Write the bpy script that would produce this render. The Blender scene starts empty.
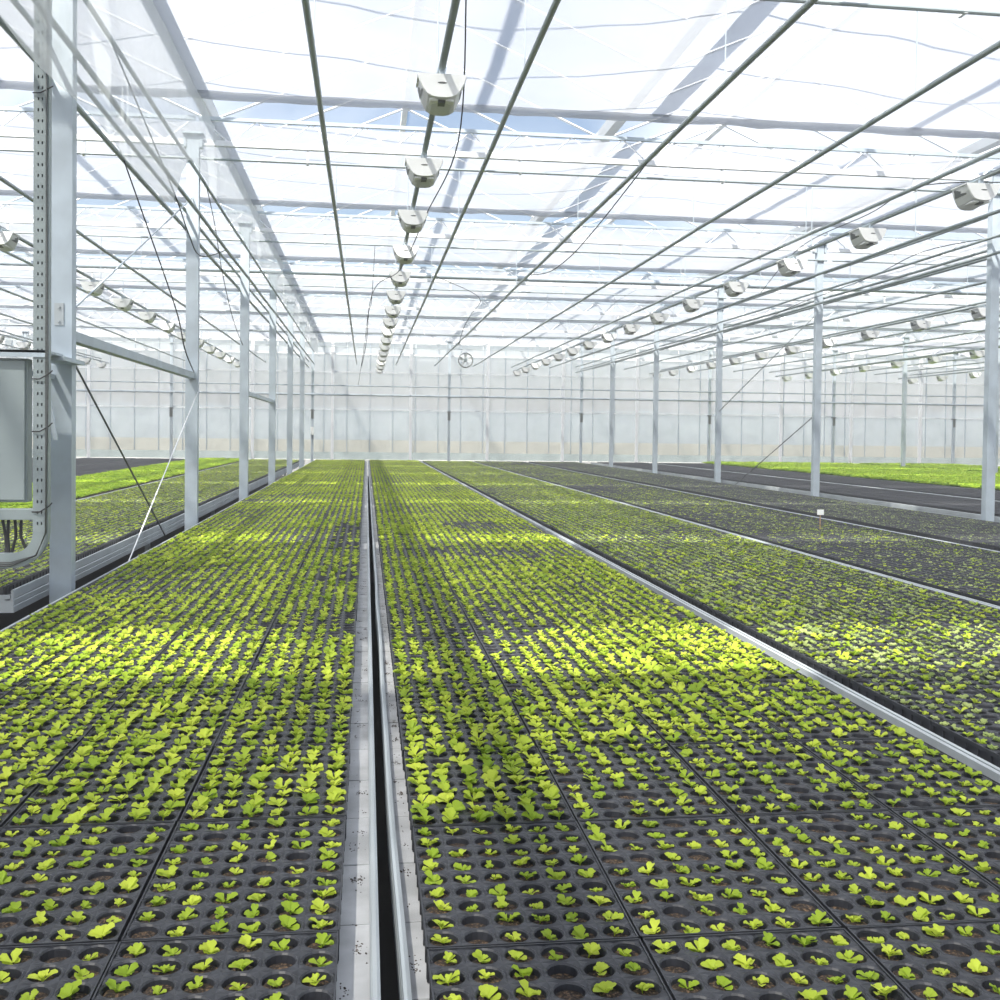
import bpy, math, random
import numpy as np
from mathutils import Vector, Matrix, noise
random.seed(7)
rng = np.random.default_rng(11)
S = bpy.context.scene
C = S.collection
PI = math.pi
EYE = 1.70
# ------------------------------------------------------------------ camera
FPX, CX, CY = 1050.0, 500.0, 457.5
yaw, pitch, roll = math.radians(7.27), math.radians(1.3), math.radians(0.7)
fwd = Vector((math.sin(yaw)*math.cos(pitch), math.cos(yaw)*math.cos(pitch), -math.sin(pitch)))
rgt0 = Vector((math.cos(yaw), -math.sin(yaw), 0))
up0 = rgt0.cross(fwd)
rgt = rgt0*math.cos(roll) + up0*math.sin(roll)
upv = up0*math.cos(roll) - rgt0*math.sin(roll)
camd = bpy.data.cameras.new('camera')
cam = bpy.data.objects.new('camera', camd); C.objects.link(cam)
camd.sensor_width = 36; camd.lens = 36*FPX/1000; camd.shift_y = -(500-CY)/1000
camd.clip_start = .05; camd.clip_end = 600
R = Matrix((rgt, upv, -fwd)).transposed()
cam.matrix_world = Matrix.Translation((-.01, 0, EYE)) @ R.to_4x4()
S.camera = cam
# ------------------------------------------------------------------ world, sun, exposure
S.view_settings.view_transform = 'Standard'; S.view_settings.look = 'None'
S.view_settings.gamma = 1; S.view_settings.use_curve_mapping = False
S.view_settings.exposure = 0.40
SUN_EL, SUN_AZ = 50, 215          # azimuth measured from +Y towards +X
w = bpy.data.worlds.new('sky'); S.world = w; w.use_nodes = True
nt = w.node_tree; bg = nt.nodes['Background']
sky = nt.nodes.new('ShaderNodeTexSky'); sky.sky_type = 'NISHITA'; sky.sun_disc = False
sky.sun_elevation = math.radians(SUN_EL); sky.sun_rotation = math.radians(SUN_AZ)
sky.air_density = 1.0; sky.dust_density = 2.0; sky.ozone_density = 1.0
# thin broken cloud over the blue
tc = nt.nodes.new('ShaderNodeTexCoord'); nz = nt.nodes.new('ShaderNodeTexNoise'); nz.inputs['Scale'].default_value = 2.2; nz.inputs['Detail'].default_value = 6
rp = nt.nodes.new('ShaderNodeValToRGB'); rp.color_ramp.elements[0].position = .46; rp.color_ramp.elements[1].position = .72
mx = nt.nodes.new('ShaderNodeMix'); mx.data_type = 'RGBA'
nt.links.new(tc.outputs['Generated'], nz.inputs['Vector']); nt.links.new(nz.outputs['Fac'], rp.inputs['Fac'])
nt.links.new(rp.outputs['Color'], mx.inputs[0]); nt.links.new(sky.outputs[0], mx.inputs[6]); mx.inputs[7].default_value = (9.5, 9.8, 10.4, 1)
nt.links.new(mx.outputs[2], bg.inputs[0]); bg.inputs[1].default_value = 0.135
sd = bpy.data.lights.new('sun', 'SUN'); sd.energy = 9.6; sd.angle = math.radians(1.5); sd.color = (1, .96, .88)
sun = bpy.data.objects.new('sun', sd); C.objects.link(sun)
el, az = math.radians(SUN_EL), math.radians(SUN_AZ)
sdir = Vector((math.sin(az)*math.cos(el), math.cos(az)*math.cos(el), math.sin(el)))
sun.rotation_euler = sdir.to_track_quat('Z', 'Y').to_euler(); sun.location = (10, 30, 40)

# ------------------------------------------------------------------ helpers
def W(x, y, Y):
    d = rgt*((x-CX)/FPX) - upv*((y-CY)/FPX) + fwd
    t = Y/d.y
    return Vector((0, 0, EYE)) + d*t
def WX(x, y, X):
    d = rgt*((x-CX)/FPX) - upv*((y-CY)/FPX) + fwd
    return Vector((0, 0, EYE)) + d*(X/d.x)
def project(P):
    """numpy (n,3) -> px, py, depth"""
    Q = P - np.array([0, 0, EYE])
    a = Q@np.array(rgt); b = Q@np.array(upv); c = Q@np.array(fwd)
    c = np.maximum(c, 1e-3)
    return CX+FPX*a/c, CY-FPX*b/c, c
def infr(P, m=60):
    x, y, c = project(P)
    return (x > -m) & (x < 1000+m) & (y < 1000+m) & (y > -m) & (c > .3)
class MB:
    def __init__(s): s.v = []; s.f = []
    def add(s, vs, fs):
        n = len(s.v); s.v += [tuple(p) for p in vs]; s.f += [tuple(i+n for i in f) for f in fs]; return s
    def box(s, a, b):
        x0, y0, z0 = a; x1, y1, z1 = b
        return s.add([(x0,y0,z0),(x1,y0,z0),(x1,y1,z0),(x0,y1,z0),(x0,y0,z1),(x1,y0,z1),(x1,y1,z1),(x0,y1,z1)],
                     [(0,3,2,1),(4,5,6,7),(0,1,5,4),(1,2,6,5),(2,3,7,6),(3,0,4,7)])
    def tube(s, pts, r, n=8, cap=True):
        pts = [Vector(p) for p in pts]; rings = []
        for i, p in enumerate(pts):
            d = (pts[min(i+1, len(pts)-1)]-pts[max(i-1, 0)]).normalized()
            ref = Vector((0,0,1)) if abs(d.z) < .9 else Vector((1,0,0))
            u = d.cross(ref).normalized(); v = u.cross(d)
            rr = r[i] if isinstance(r, (list, tuple)) else r
            rings.append([p+(u*math.cos(2*PI*k/n)+v*math.sin(2*PI*k/n))*rr for k in range(n)])
        vs = [q for g in rings for q in g]; fs = []
        for i in range(len(pts)-1):
            for k in range(n):
                fs.append((i*n+k, i*n+(k+1)%n, (i+1)*n+(k+1)%n, (i+1)*n+k))
        if cap: fs += [tuple(range(n))[::-1], tuple((len(pts)-1)*n+k for k in range(n))]
        return s.add(vs, fs)
    def extrude_y(s, prof, y0, y1, cap=True):   # closed XZ profile run along Y
        n = len(prof)
        vs = [(x, y0, z) for x, z in prof]+[(x, y1, z) for x, z in prof]
        fs = [(i, (i+1)%n, n+(i+1)%n, n+i) for i in range(n)]
        if cap: fs += [tuple(range(n))[::-1], tuple(range(n, 2*n))]
        return s.add(vs, fs)
    def loft(s, rings, cap=True):
        n = len(rings[0]); vs = [p for r in rings for p in r]; fs = []
        for i in range(len(rings)-1):
            for k in range(n): fs.append((i*n+k, i*n+(k+1)%n, (i+1)*n+(k+1)%n, (i+1)*n+k))
        if cap: fs += [tuple(range(n))[::-1], tuple((len(rings)-1)*n+k for k in range(n))]
        return s.add(vs, fs)
    def mesh(s, name, mat, smooth=False):
        me = bpy.data.meshes.new(name); me.from_pydata(s.v, [], s.f); me.validate()
        if mat: me.materials.append(mat)
        if smooth: me.polygons.foreach_set('use_smooth', [True]*len(me.polygons))
        return me
    def build(s, name, mat, parent=None, smooth=False, loc=None, bevel=0):
        o = bpy.data.objects.new(name, s.mesh(name, mat, smooth)); C.objects.link(o)
        if loc is not None: o.location = loc
        if parent: o.parent = parent
        if bevel:
            m = o.modifiers.new('bevel', 'BEVEL'); m.width = bevel; m.segments = 2; m.limit_method = 'ANGLE'
        return o
def tag(o, label, cat, group=None, kind=None):
    o['label'] = label; o['category'] = cat
    if group: o['group'] = group
    if kind: o['kind'] = kind
    return o
def struct(o): o['kind'] = 'structure'; return o
def empty(name, loc, rz=0):
    o = bpy.data.objects.new(name, None); C.objects.link(o); o.location = loc; o.rotation_euler = (0,0,rz); o.empty_display_size = .05; return o
def dup(root, loc=None):
    r = root.copy(); C.objects.link(r)
    if loc is not None: r.location = loc
    for ch in list(root.children):
        c = ch.copy(); C.objects.link(c); c.parent = r
        for g in list(ch.children):
            d = g.copy(); C.objects.link(d); d.parent = c
    return r
ORD = ['first','second','third','fourth','fifth','sixth','seventh','eighth','ninth','tenth','eleventh','twelfth','thirteenth','fourteenth','fifteenth','sixteenth','seventeenth','eighteenth','nineteenth','twentieth']
TENS = ['','','twenty','thirty','forty','fifty','sixty','seventy','eighty','ninety']
def ordw(n):   # n from 0
    if n >= 99:
        h, r_ = divmod(n+1, 100); return ('hundredth' if not r_ else 'hundred-and-'+ordw(r_-1)) if h == 1 else 'two-hundred-and-'+ordw(max(0, r_-1))
    if n < 20: return ORD[n]
    t, u = divmod(n+1, 10)
    return TENS[t][:-1]+'ieth' if u == 0 else TENS[t]+'-'+ORD[u-1]

# ------------------------------------------------------------------ materials
def pmat(name, col, rough=.5, metal=0., var=.0, scale=6., col2=None, bump=0., coords='Object', spec=.5):
    m = bpy.data.materials.new(name); m.use_nodes = True; t = m.node_tree; b = t.nodes['Principled BSDF']
    b.inputs['Roughness'].default_value = rough; b.inputs['Metallic'].default_value = metal
    b.inputs['Specular IOR Level'].default_value = spec
    if var or col2:
        g = t.nodes.new('ShaderNodeTexCoord'); n = t.nodes.new('ShaderNodeTexNoise'); n.inputs['Scale'].default_value = scale; n.inputs['Detail'].default_value = 5
        t.links.new(g.outputs[coords], n.inputs['Vector'])
        r = t.nodes.new('ShaderNodeValToRGB'); r.color_ramp.elements[0].position = .35; r.color_ramp.elements[1].position = .65
        c2 = col2 or tuple(min(1, c*(1+var)) for c in col); c1 = col if col2 else tuple(c*(1-var) for c in col)
        r.color_ramp.elements[0].color = (*c1, 1); r.color_ramp.elements[1].color = (*c2, 1)
        t.links.new(n.outputs['Fac'], r.inputs['Fac']); t.links.new(r.outputs['Color'], b.inputs['Base Color'])
        if bump:
            bp = t.nodes.new('ShaderNodeBump'); bp.inputs['Strength'].default_value = bump; bp.inputs['Distance'].default_value = .005
            t.links.new(n.outputs['Fac'], bp.inputs['Height']); t.links.new(bp.outputs[0], b.inputs['Normal'])
    else: b.inputs['Base Color'].default_value = (*col, 1)
    return m
def sheet(name, col, transp, transl, rough=None, noise_amt=0., nscale=2.0):
    """thin plastic / cloth: part see-through, part light-scattering, part reflecting"""
    m = bpy.data.materials.new(name); m.use_nodes = True; t = m.node_tree
    for n in list(t.nodes):
        if n.type != 'OUTPUT_MATERIAL': t.nodes.remove(n)
    out = [n for n in t.nodes if n.type == 'OUTPUT_MATERIAL'][0]
    tr = t.nodes.new('ShaderNodeBsdfTransparent'); tl = t.nodes.new('ShaderNodeBsdfTranslucent'); df = t.nodes.new('ShaderNodeBsdfDiffuse')
    tl.inputs[0].default_value = (*col, 1); df.inputs[0].default_value = (*col, 1)
    a = t.nodes.new('ShaderNodeMixShader'); b = t.nodes.new('ShaderNodeMixShader')
    a.inputs[0].default_value = transl; t.links.new(df.outputs[0], a.inputs[1]); t.links.new(tl.outputs[0], a.inputs[2])
    b.inputs[0].default_value = transp; t.links.new(a.outputs[0], b.inputs[1]); t.links.new(tr.outputs[0], b.inputs[2])
    if noise_amt:
        g = t.nodes.new('ShaderNodeTexCoord'); n = t.nodes.new('ShaderNodeTexNoise'); n.inputs['Scale'].default_value = nscale; n.inputs['Detail'].default_value = 4
        mr = t.nodes.new('ShaderNodeMapRange'); mr.inputs[1].default_value = .3; mr.inputs[2].default_value = .7
        mr.inputs[3].default_value = max(0, transp-noise_amt); mr.inputs[4].default_value = min(1, transp+noise_amt)
        t.links.new(g.outputs['Object'], n.inputs['Vector']); t.links.new(n.outputs['Fac'], mr.inputs[0]); t.links.new(mr.outputs[0], b.inputs[0])
    t.links.new(b.outputs[0], out.inputs[0])
    return m
def leafmat(name, c1, c2, transl=.45):
    m = bpy.data.materials.new(name); m.use_nodes = True; t = m.node_tree; b = t.nodes['Principled BSDF']
    out = [n for n in t.nodes if n.type == 'OUTPUT_MATERIAL'][0]
    oi = t.nodes.new('ShaderNodeObjectInfo'); r = t.nodes.new('ShaderNodeValToRGB')
    r.color_ramp.elements[0].color = (*c1, 1); r.color_ramp.elements[1].color = (*c2, 1)
    t.links.new(oi.outputs['Random'], r.inputs['Fac']); t.links.new(r.outputs['Color'], b.inputs['Base Color'])
    b.inputs['Roughness'].default_value = .55; b.inputs['Specular IOR Level'].default_value = .3
    tl = t.nodes.new('ShaderNodeBsdfTranslucent'); t.links.new(r.outputs['Color'], tl.inputs[0])
    a = t.nodes.new('ShaderNodeMixShader'); a.inputs[0].default_value = transl
    t.links.new(b.outputs[0], a.inputs[1]); t.links.new(tl.outputs[0], a.inputs[2]); t.links.new(a.outputs[0], out.inputs[0])
    return m
M = dict(
  steel=pmat('galvanised_steel', (.46,.53,.59), .45, .25, .10, 5.),
  alu=pmat('aluminium_rail', (.44,.48,.50), .48, .35, .10, 3.),
  deck=pmat('zinc_deck', (.40,.41,.42), .65, .05, .18, 9., bump=.3),
  white=pmat('white_enamel', (.86,.88,.88), .35, 0, .04, 8.),
  whitebar=pmat('white_bar', (.82,.85,.88), .45, 0, .04, 2.),
  pipe=pmat('grey_pipe', (.30,.35,.36), .45, .3, .10, 3.),
  black=pmat('black_rubber', (.02,.02,.022), .6),
  darkm=pmat('dark_metal', (.10,.11,.11), .5, .3),
  tray=pmat('tray_plastic', (.013,.014,.018), .48, 0, .35, 30., col2=(.026,.028,.034)),
  soil=pmat('potting_soil', (.018,.012,.008), .95, 0, 0, 190., col2=(.16,.10,.055), bump=.6),
  floor=pmat('floor_soil', (.035,.034,.033), .9, 0, 0, 2., col2=(.07,.065,.06)),
  out=pmat('dry_ground', (.70,.68,.62), .95, 0, 0, .2, col2=(.80,.78,.72)),
  kerb=pmat('kerb_paint', (.93,.93,.90), .8, 0, .05, 1.),
  lampg=pmat('lamp_grey', (.66,.68,.68), .4),
  cab=pmat('cabinet_paint', (.28,.33,.34), .45, 0, .04, 3.),
  wood=pmat('stake_wood', (.45,.28,.14), .7, 0, .2, 20.),
  dirt=pmat('dirt', (.05,.035,.025), .95, 0, .4, 60.),
  hedge=pmat('hedge_leaves', (.08,.11,.11), .9, 0, 0, 1.5, col2=(.14,.18,.18)),  # bluish tint puts outdoor haze into the leaf colour
  bulb=pmat('bulb_glass', (.8,.8,.75), .1),
  roof=sheet('roof_glass', (.80,.84,.90), .84, .6, noise_amt=.10, nscale=.35),
  screen=sheet('screen_cloth', (.50,.525,.575), .29, .66, noise_amt=.06, nscale=.8),
  curtain=sheet('curtain_film', (.72,.76,.77), .48, .45, noise_amt=.06),
  wallp=sheet('wall_panel', (.92,.95,1.0), .66, .6, noise_amt=.05),
  sill=sheet('sill_glass', (.95,.95,.95), .85, .6),
  lowp=sheet('lower_panel', (.92,.88,.78), .50, .5, noise_amt=.03),
  leaf=leafmat('seedling_leaf', (.30,.44,.028), (.62,.72,.08)),
  leaf2=leafmat('pale_leaf', (.30,.40,.12), (.50,.58,.22)),
  lett=leafmat('lettuce_leaf', (.36,.56,.03), (.56,.72,.06)),
)

# ------------------------------------------------------------------ setting
XL, XR, YB, YF = -21.09, 36.51, -3.0, 41.0
struct(MB().box((XL, YB, -.1), (XR, YF, 0)).build('floor', M['floor']))
g = MB().box((-120, YF+.15, -.25), (160, 200, -.12)).box((-120, -30, -.25), (XL-.1, YF+.15, -.12)).box((XR+.1, -30, -.25), (160, YF+.15, -.12)).build('trim_1', M['out']); struct(g)
# hedge outside the far wall
hb = MB()
nx, nz_ = 160, 8
for yoff, h0 in ((0, 3.1), (4, 3.6)):
    vs = []; fs = []
    for i in range(nx+1):
        x = -80+240*i/nx
        hh = h0+.7*noise.noise((x*.12, yoff, 3))+.35*noise.noise((x*.5, yoff, 9))
        for j in range(nz_+1):
            a = PI*j/nz_
            vs.append((x, 72+yoff-math.cos(a)*2+.5*noise.noise((x, j, yoff)), -.12+hh*math.sin(a)**.5+.25*noise.noise((x*1.5, j*.8, 1))*(0<j<nz_)))
    for i in range(nx):
        for j in range(nz_):
            k = i*(nz_+1)+j; fs.append((k, k+1, k+nz_+2, k+nz_+1))
    hb.add(vs, fs)
tag(hb.build('hedge', M['hedge'], smooth=True), 'dark hedge outside, dim behind the frosted far wall', 'hedge')

# far wall: frosted panels, mullions, posts, kerb
ZW = EYE+3.6
struct(MB().box((XL, YF-.06, 0), (XR, YF+.14, EYE-1.08)).build('baseboard_back', M['kerb']))
MB().box((XL, YF+.02, EYE-.78), (XR, YF+.03, EYE-.31)).build('lower_panel', M['lowp'])
lp_ = C.objects['lower_panel']
MB().box((XL, YF+.02, EYE-1.08), (XR, YF+.03, EYE-.78)).build('sill_glass', M['sill'])
sg_ = C.objects['sill_glass']
wb = struct(MB().box((XL, YF+.02, EYE-.31), (XR, YF+.03, ZW)).build('wall_back', M['wallp']))
lp_.parent = wb; sg_.parent = wb
mb = MB()
x = -21.0
while x < XR:
    mb.box((x-.012, YF-.02, EYE-.78), (x+.012, YF+.02, ZW)); x += .88
mb.build('mullions', M['steel'], wb)
mb = MB()
for z in (.86, 1.44, 2.3, 3.0): mb.box((XL, YF-.05, EYE+z-.025), (XR, YF-.015, EYE+z+.025))
mb.build('cross_rails', M['whitebar'], wb)
mb = MB()
k = -1.31-3.0*6
while k < XR:
    mb.box((k-.055, YF-.16, 0), (k+.055, YF-.06, ZW)); k += 3.0
mb.build('wall_posts', M['whitebar'], wb)
mb = MB().box((XL, YF-.12, ZW-.10), (XR, YF+.1, ZW+.06)); mb.build('eaves_beam', M['whitebar'], wb)
for side, X in (('left', XL), ('right', XR)):
    ws = struct(MB().box((X-.01, YB, .6), (X, YF, ZW)).build('wall_'+side, M['wallp']))
    struct(MB().box((X-.1, YB, 0), (X+.02, YF, .6)).build('baseboard_'+side, M['kerb']))
    mb = MB(); y = YB
    while y < YF: mb.box((X-.03, y-.02, .6), (X+.03, y+.02, ZW)); y += 1.25
    mb.build('mullions', M['steel'], ws)

# roof: ridges run along the house, one gable every 4.8 m
ZG, ZR = EYE+3.72, EYE+4.75
gx = [XL+4.8*i for i in range(13)]
for i in range(12):
    a, b = gx[i], gx[i+1]; m = (a+b)/2
    mb = MB()
    mb.add([(a, YB, ZG), (m, YB, ZR), (m, YF, ZR), (a, YF, ZG)], [(0,1,2,3)])
    mb.add([(b, YB, ZG), (m, YB, ZR), (m, YF, ZR), (b, YF, ZG)], [(3,2,1,0)])
    c = struct(mb.build('ceiling', M['roof']))
    mb = MB(); y = -2.
    while y < YF:
        for e in (a, b):
            mb.tube([(e, y, ZG-.02), (m, y, ZR-.02)], .016, 4)
        y += 1.25
    mb.build('glazing_bars', M['whitebar'], c)
    mb = MB().box((m-.04, YB, ZR-.05), (m+.04, YF, ZR+.04))
    mb.build('ridge_bar', M['whitebar'], c)
    mb = MB().add([(a, YF, ZW), (b, YF, ZW), (b, YF, ZG), (m, YF, ZR), (a, YF, ZG)], [(0,1,2,3,4)])
    mb.build('gable_pane', M['wallp'], c)
    # a few vent sashes stand open
for i, X in enumerate(gx[1:-1]):
    mb = MB().extrude_y([(X-.10, ZG+.05), (X-.06, ZG-.05), (X+.06, ZG-.05), (X+.10, ZG+.05), (X+.085, ZG+.05), (X+.05, ZG-.035), (X-.05, ZG-.035), (X-.085, ZG+.05)], YB, YF)
    s_ = 'on the column line' if i % 2 else 'between column lines'
    tag(mb.build('roof_gutter', M['whitebar']), 'white roof gutter running lengthwise overhead, '+ordw(i)+' one counted from the left wall', 'gutter', 'roof gutters')

# moist air inside the house
hz = bpy.data.materials.new('moist_air'); hz.use_nodes = True; t = hz.node_tree
for n in list(t.nodes):
    if n.type != 'OUTPUT_MATERIAL': t.nodes.remove(n)
vs_ = t.nodes.new('ShaderNodeVolumeScatter'); vs_.inputs['Density'].default_value = .010; vs_.inputs['Anisotropy'].default_value = .2; vs_.inputs['Color'].default_value = (.92, .96, 1, 1)
t.links.new(vs_.outputs[0], [n for n in t.nodes if n.type == 'OUTPUT_MATERIAL'][0].inputs['Volume'])
hz.cycles.homogeneous_volume = True
o = MB().box((XL+.1, -2.5, .02), (XR-.1, YF-.2, EYE+3.30)).build('air_haze', hz)
tag(o, 'thin bright haze of moist air filling the greenhouse', 'haze', kind='stuff')

# columns
COLX = [-11.49, -1.93, 7.56, 17.2, 26.8]
COLY = [7+5*k for k in range(6)]
def column_mesh(w_=.066, d=.05, h=EYE+3.25):
    mb = MB(); t = .006
    # box section with an open lipped back
    prof = [(-w_, -d), (w_, -d), (w_, d), (w_*.55, d), (w_*.55, d-t), (w_-t, d-t), (w_-t, -d+t), (-w_+t, -d+t), (-w_+t, d-t), (-w_*.55, d-t), (-w_*.55, d), (-w_, d)]
    mb.loft([[(x, y, 0) for x, y in prof], [(x, y, h) for x, y in prof]])
    return mb
cm = column_mesh().mesh('shaft', M['steel'])
cm_s = column_mesh(.045, .045).mesh('shaft', M['steel'])
bm_ = MB().box((-.12,-.12,0), (.12,.12,.015)).mesh('base_plate', M['steel'])
bt = MB()
for x in (-.09,.09):
    for y in (-.09,.09): bt.tube([(x,y,.015),(x,y,.035)], .012, 6)
btm = bt.mesh('anchor_bolts', M['darkm'])
hd = MB().box((-.11,-.09,0), (.11,.09,.02)).box((-.10,-.055,-.14),(-.07,.055,0)).box((.07,-.055,-.14),(.10,.055,0)).mesh('head_bracket', M['steel'])
pl = MB().box((-.028,-.004,-.07), (.028,.004,.07)).tube([(0,-.004,.045),(0,-.016,.045)], .009, 6).tube([(0,-.004,-.045),(0,-.016,-.045)], .009, 6).mesh('bolt_plate', M['alu'])
def part(name, me, parent, loc=(0,0,0)):
    o = bpy.data.objects.new(name, me); C.objects.link(o); o.parent = parent; o.location = loc; return o
LINE = {-11.49: 'far left line', -1.93: 'line left of the main bench', 7.56: 'first line on the right', 17.2: 'second line on the right', 26.8: 'farthest line on the right'}
for X in COLX:
    for k, Y in enumerate(COLY):
        if not infr(np.array([[X, Y, 1.], [X, Y, 3.]]), 150).any(): continue
        r = empty('steel_column', (X, Y, 0))
        tag(r, 'galvanised steel column, '+ordw(k)+' from the front in the '+LINE[X], 'column', 'greenhouse columns')
        part('shaft', cm, r); part('base_plate', bm_, r); part('anchor_bolts', btm, r); part('head_bracket', hd, r, (0,0,EYE+3.25))
        if X > 0:
            for ch in r.children:
                if ch.name.startswith('shaft'): ch.scale = (.85, 1, 1)
        if X == -1.93 and k < 1: part('bolt_plate', pl, r, (-.01, -.054, EYE+.72))
colr = MB().box((-.07,-.07,-.02), (.07,.07,.02)).box((-.05,-.06,-.30),(.05,-.045,-.02)).mesh('collar', M['darkm'])
for i in range(8):
    X = -11.49+4.8*i; Y = 37.4
    r = empty('steel_column', (X, Y, 0))
    tag(r, 'thin collared steel post near the frosted far wall, '+ordw(i)+' from the left', 'column', 'end posts before the far wall')
    part('shaft', cm_s, r); part('base_plate', bm_, r); part('collar', colr, r, (0,0,EYE+.75)); part('head_bracket', hd, r, (0,0,EYE+3.25))
# horizontal pipes on the end posts
for z, rr, nm in ((1.30, .035, 'lower'), (1.62, .022, 'upper')):
    tag(MB().tube([(XL+.05, 37.31, EYE+z), (XR-.05, 37.31, EYE+z)], rr, 8).build('cross_pipe', M['steel'], smooth=True), nm+' horizontal pipe crossing in front of the frosted far wall', 'pipe')

# trusses: one per bay and column row
BX = [-21.09, -11.49, -1.89, 7.71, 17.31, 26.91]
BN = ['far left bay', 'left bay', 'main bay over the green benches', 'right bay', 'far right bay', 'outermost right bay']
z0, z1, z2 = EYE+2.98, EYE+3.17, EYE+3.44
TH_ = MB().box((-.012,-.012,0),(.012,.012,z1-z0-.03)).box((-.012,-.08,-.01),(.012,.012,.01)).mesh('hanger', M['whitebar'])
for k, Y in enumerate(COLY+[37.4]):
    for b, X in enumerate(BX):
        P = np.array([[X+t, Y, z0+.2] for t in np.linspace(0, 9.6, 12)])
        if not infr(P, 120).any(): continue
        r = empty('roof_truss', (X, Y, z0))
        tag(r, 'light lattice roof truss, '+ordw(k)+' row back, spanning the '+BN[b], 'truss', 'roof trusses')
        MB().tube([(0.05,-.07,0),(9.55,-.07,0)], .014, 6).build('lower_wire_rail', M['pipe'], r)
        MB().box((0.02,-.03,z1-z0-.03),(9.58,.03,z1-z0+.03)).build('bottom_chord', M['whitebar'], r)
        MB().box((0.02,-.02,z2-z0-.02),(9.58,.02,z2-z0+.02)).build('top_chord', M['steel'], r)
        mb = MB(); n = 16
        for q in range(n):
            xa = .05+9.5*q/n; xb = .05+9.5*(q+.5)/n; xc = .05+9.5*(q+1)/n
            mb.tube([(xa,0,z2-z0-.01),(xb,0,z1-z0+.01)], .009, 5); mb.tube([(xb,0,z1-z0+.01),(xc,0,z2-z0-.01)], .009, 5)
        mb.build('lattice_web', M['whitebar'], r)
        for q in (1.2, 3.6, 6.0, 8.4): part('hanger', TH_, r, (q, 0, 0))
# cross tube (screen drive) at the third row, with brackets
t_ = MB().tube([(XL+.1, 22.0-.35, EYE+3.22), (XR-.1, 22.0-.35, EYE+3.22)], .055, 10)
tag(t_.build('drive_tube', M['steel'], smooth=True), 'thick grey drive tube crossing the roof just before a truss', 'tube')

# shade screens: closed cloth from truss to truss, open slit with gathered cloth before each truss
ZS = EYE+3.42
XS = [XL+.1, XR-.1]
for k, Y in enumerate([-3, 2]+COLY+[37.4]):
    Y1 = (YF-.35 if Y > 37 else Y+5 if Y < 32 else 37.4)-(.95 if Y < 37 else .05)
    vs = []; fs = []; nx, ny = 240, 12
    for j in range(ny+1):
        for i in range(nx+1):
            x = XL+.1+(XR-XL-.2)*i/nx; y = Y+.06+(Y1-Y-.06)*j/ny
            vs.append((x, y, ZS-.03*math.sin(PI*((x-XL)%1.6)/1.6)*math.sin(PI*j/ny)-.015*noise.noise((x*2, y*2, 0))))
    for j in range(ny):
        for i in range(nx): a = j*(nx+1)+i; fs.append((a, a+1, a+nx+2, a+nx+1))
    o = MB().add(vs, fs).build('shade_screen', M['screen'], smooth=True)
    so = o.modifiers.new('thick', 'SOLIDIFY'); so.thickness = .0006
    o.modifiers.remove(so)
    tag(o, 'white translucent shade screen under the roof, '+ordw(k)+' span counted from behind the camera', 'shade screen', 'overhead shade screens')
    if Y < 37:
        mb = MB(); pts = []; n = 260
        rings = []
        for i in range(n+1):
            x = XL+.1+(XR-XL-.2)*i/n
            rr = .045+.018*noise.noise((x*3, k, 0)); zz = ZS-.03-.02*noise.noise((x*2, k, 4))
            rings.append([(x, Y1-.05+rr*1.3*math.cos(2*PI*q/8), zz+rr*math.sin(2*PI*q/8)) for q in range(8)])
        mb.loft(rings); f_ = mb.build('gathered_hem', M['screen'], smooth=True); f_.parent = o

# side curtain along the left column line
vs = []; fs = []
ys = list(np.arange(1.0, 37.2, .3)); nz = 12
for y in ys:
    t = min(1, max(0, (y-9.2)/1.3)); t = t*t*(3-2*t)
    lo = EYE+(1.9*(1-t)+2.60*t)+.05*noise.noise((y*.8, 0, 0))
    for j in range(nz+1):
        z = lo+(EYE+3.36-lo)*j/nz
        vs.append((-1.700+.012*math.sin(y*3+noise.noise((y*.7, j*.3, 2))*4)*(1-j/nz)+.02*noise.noise((y*1.3, j*.4, 7)), y, z))
for i in range(len(ys)-1):
    for j in range(nz): a = i*(nz+1)+j; fs.append((a, a+1, a+nz+2, a+nz+1))
tag(MB().add(vs, fs).build('side_curtain', M['curtain'], smooth=True), 'hazy white plastic curtain hanging high along the left column line', 'curtain')

# ------------------------------------------------------------------ overhead pipes
HANG = MB().tube([(0,0,0),(0,0,.59)], .005, 5).mesh('hanger', M['steel'])
HANG2 = MB().tube([(0,0,0),(0,0,.74)], .006, 5).mesh('hanger', M['steel'])
def ypipe(X, z, r, y0, y1, label, name='heating_pipe', mat='pipe', sag=0.012, grp='lengthwise overhead pipes'):
    pts = []; n = 34
    for i in range(n+1):
        y = y0+(y1-y0)*i/n
        pts.append((X, y, EYE+z-sag*abs(math.sin(PI*(y-2)/5))))
    o = MB().tube(pts, r, 8).build(name, M[mat], smooth=True)
    if abs(X-7.56) > .12 and abs(X+1.93) > .12:
        for Y in COLY+[37.3]: part('hanger', HANG, o, (X, Y-.07, EYE+z))
    return tag(o, label, 'pipe', grp)
ks = []
for k in range(0, 17):
    X = -.367+1.374*k
    if abs(X-7.56) < .4: X += .2
    if X > 21: break
    ks.append(X)
for i, X in enumerate(ks):
    ypipe(X, 2.39, .021, 1.2, 37.3, 'grey overhead pipe running to the far wall, '+ordw(i)+' to the right of the curtain')
for i in range(7):
    ypipe(-3.5-1.374*i, 2.39, .021, 1.2, 37.3, 'grey overhead pipe in the left bay, '+ordw(i)+' to the left of the near column')
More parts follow.
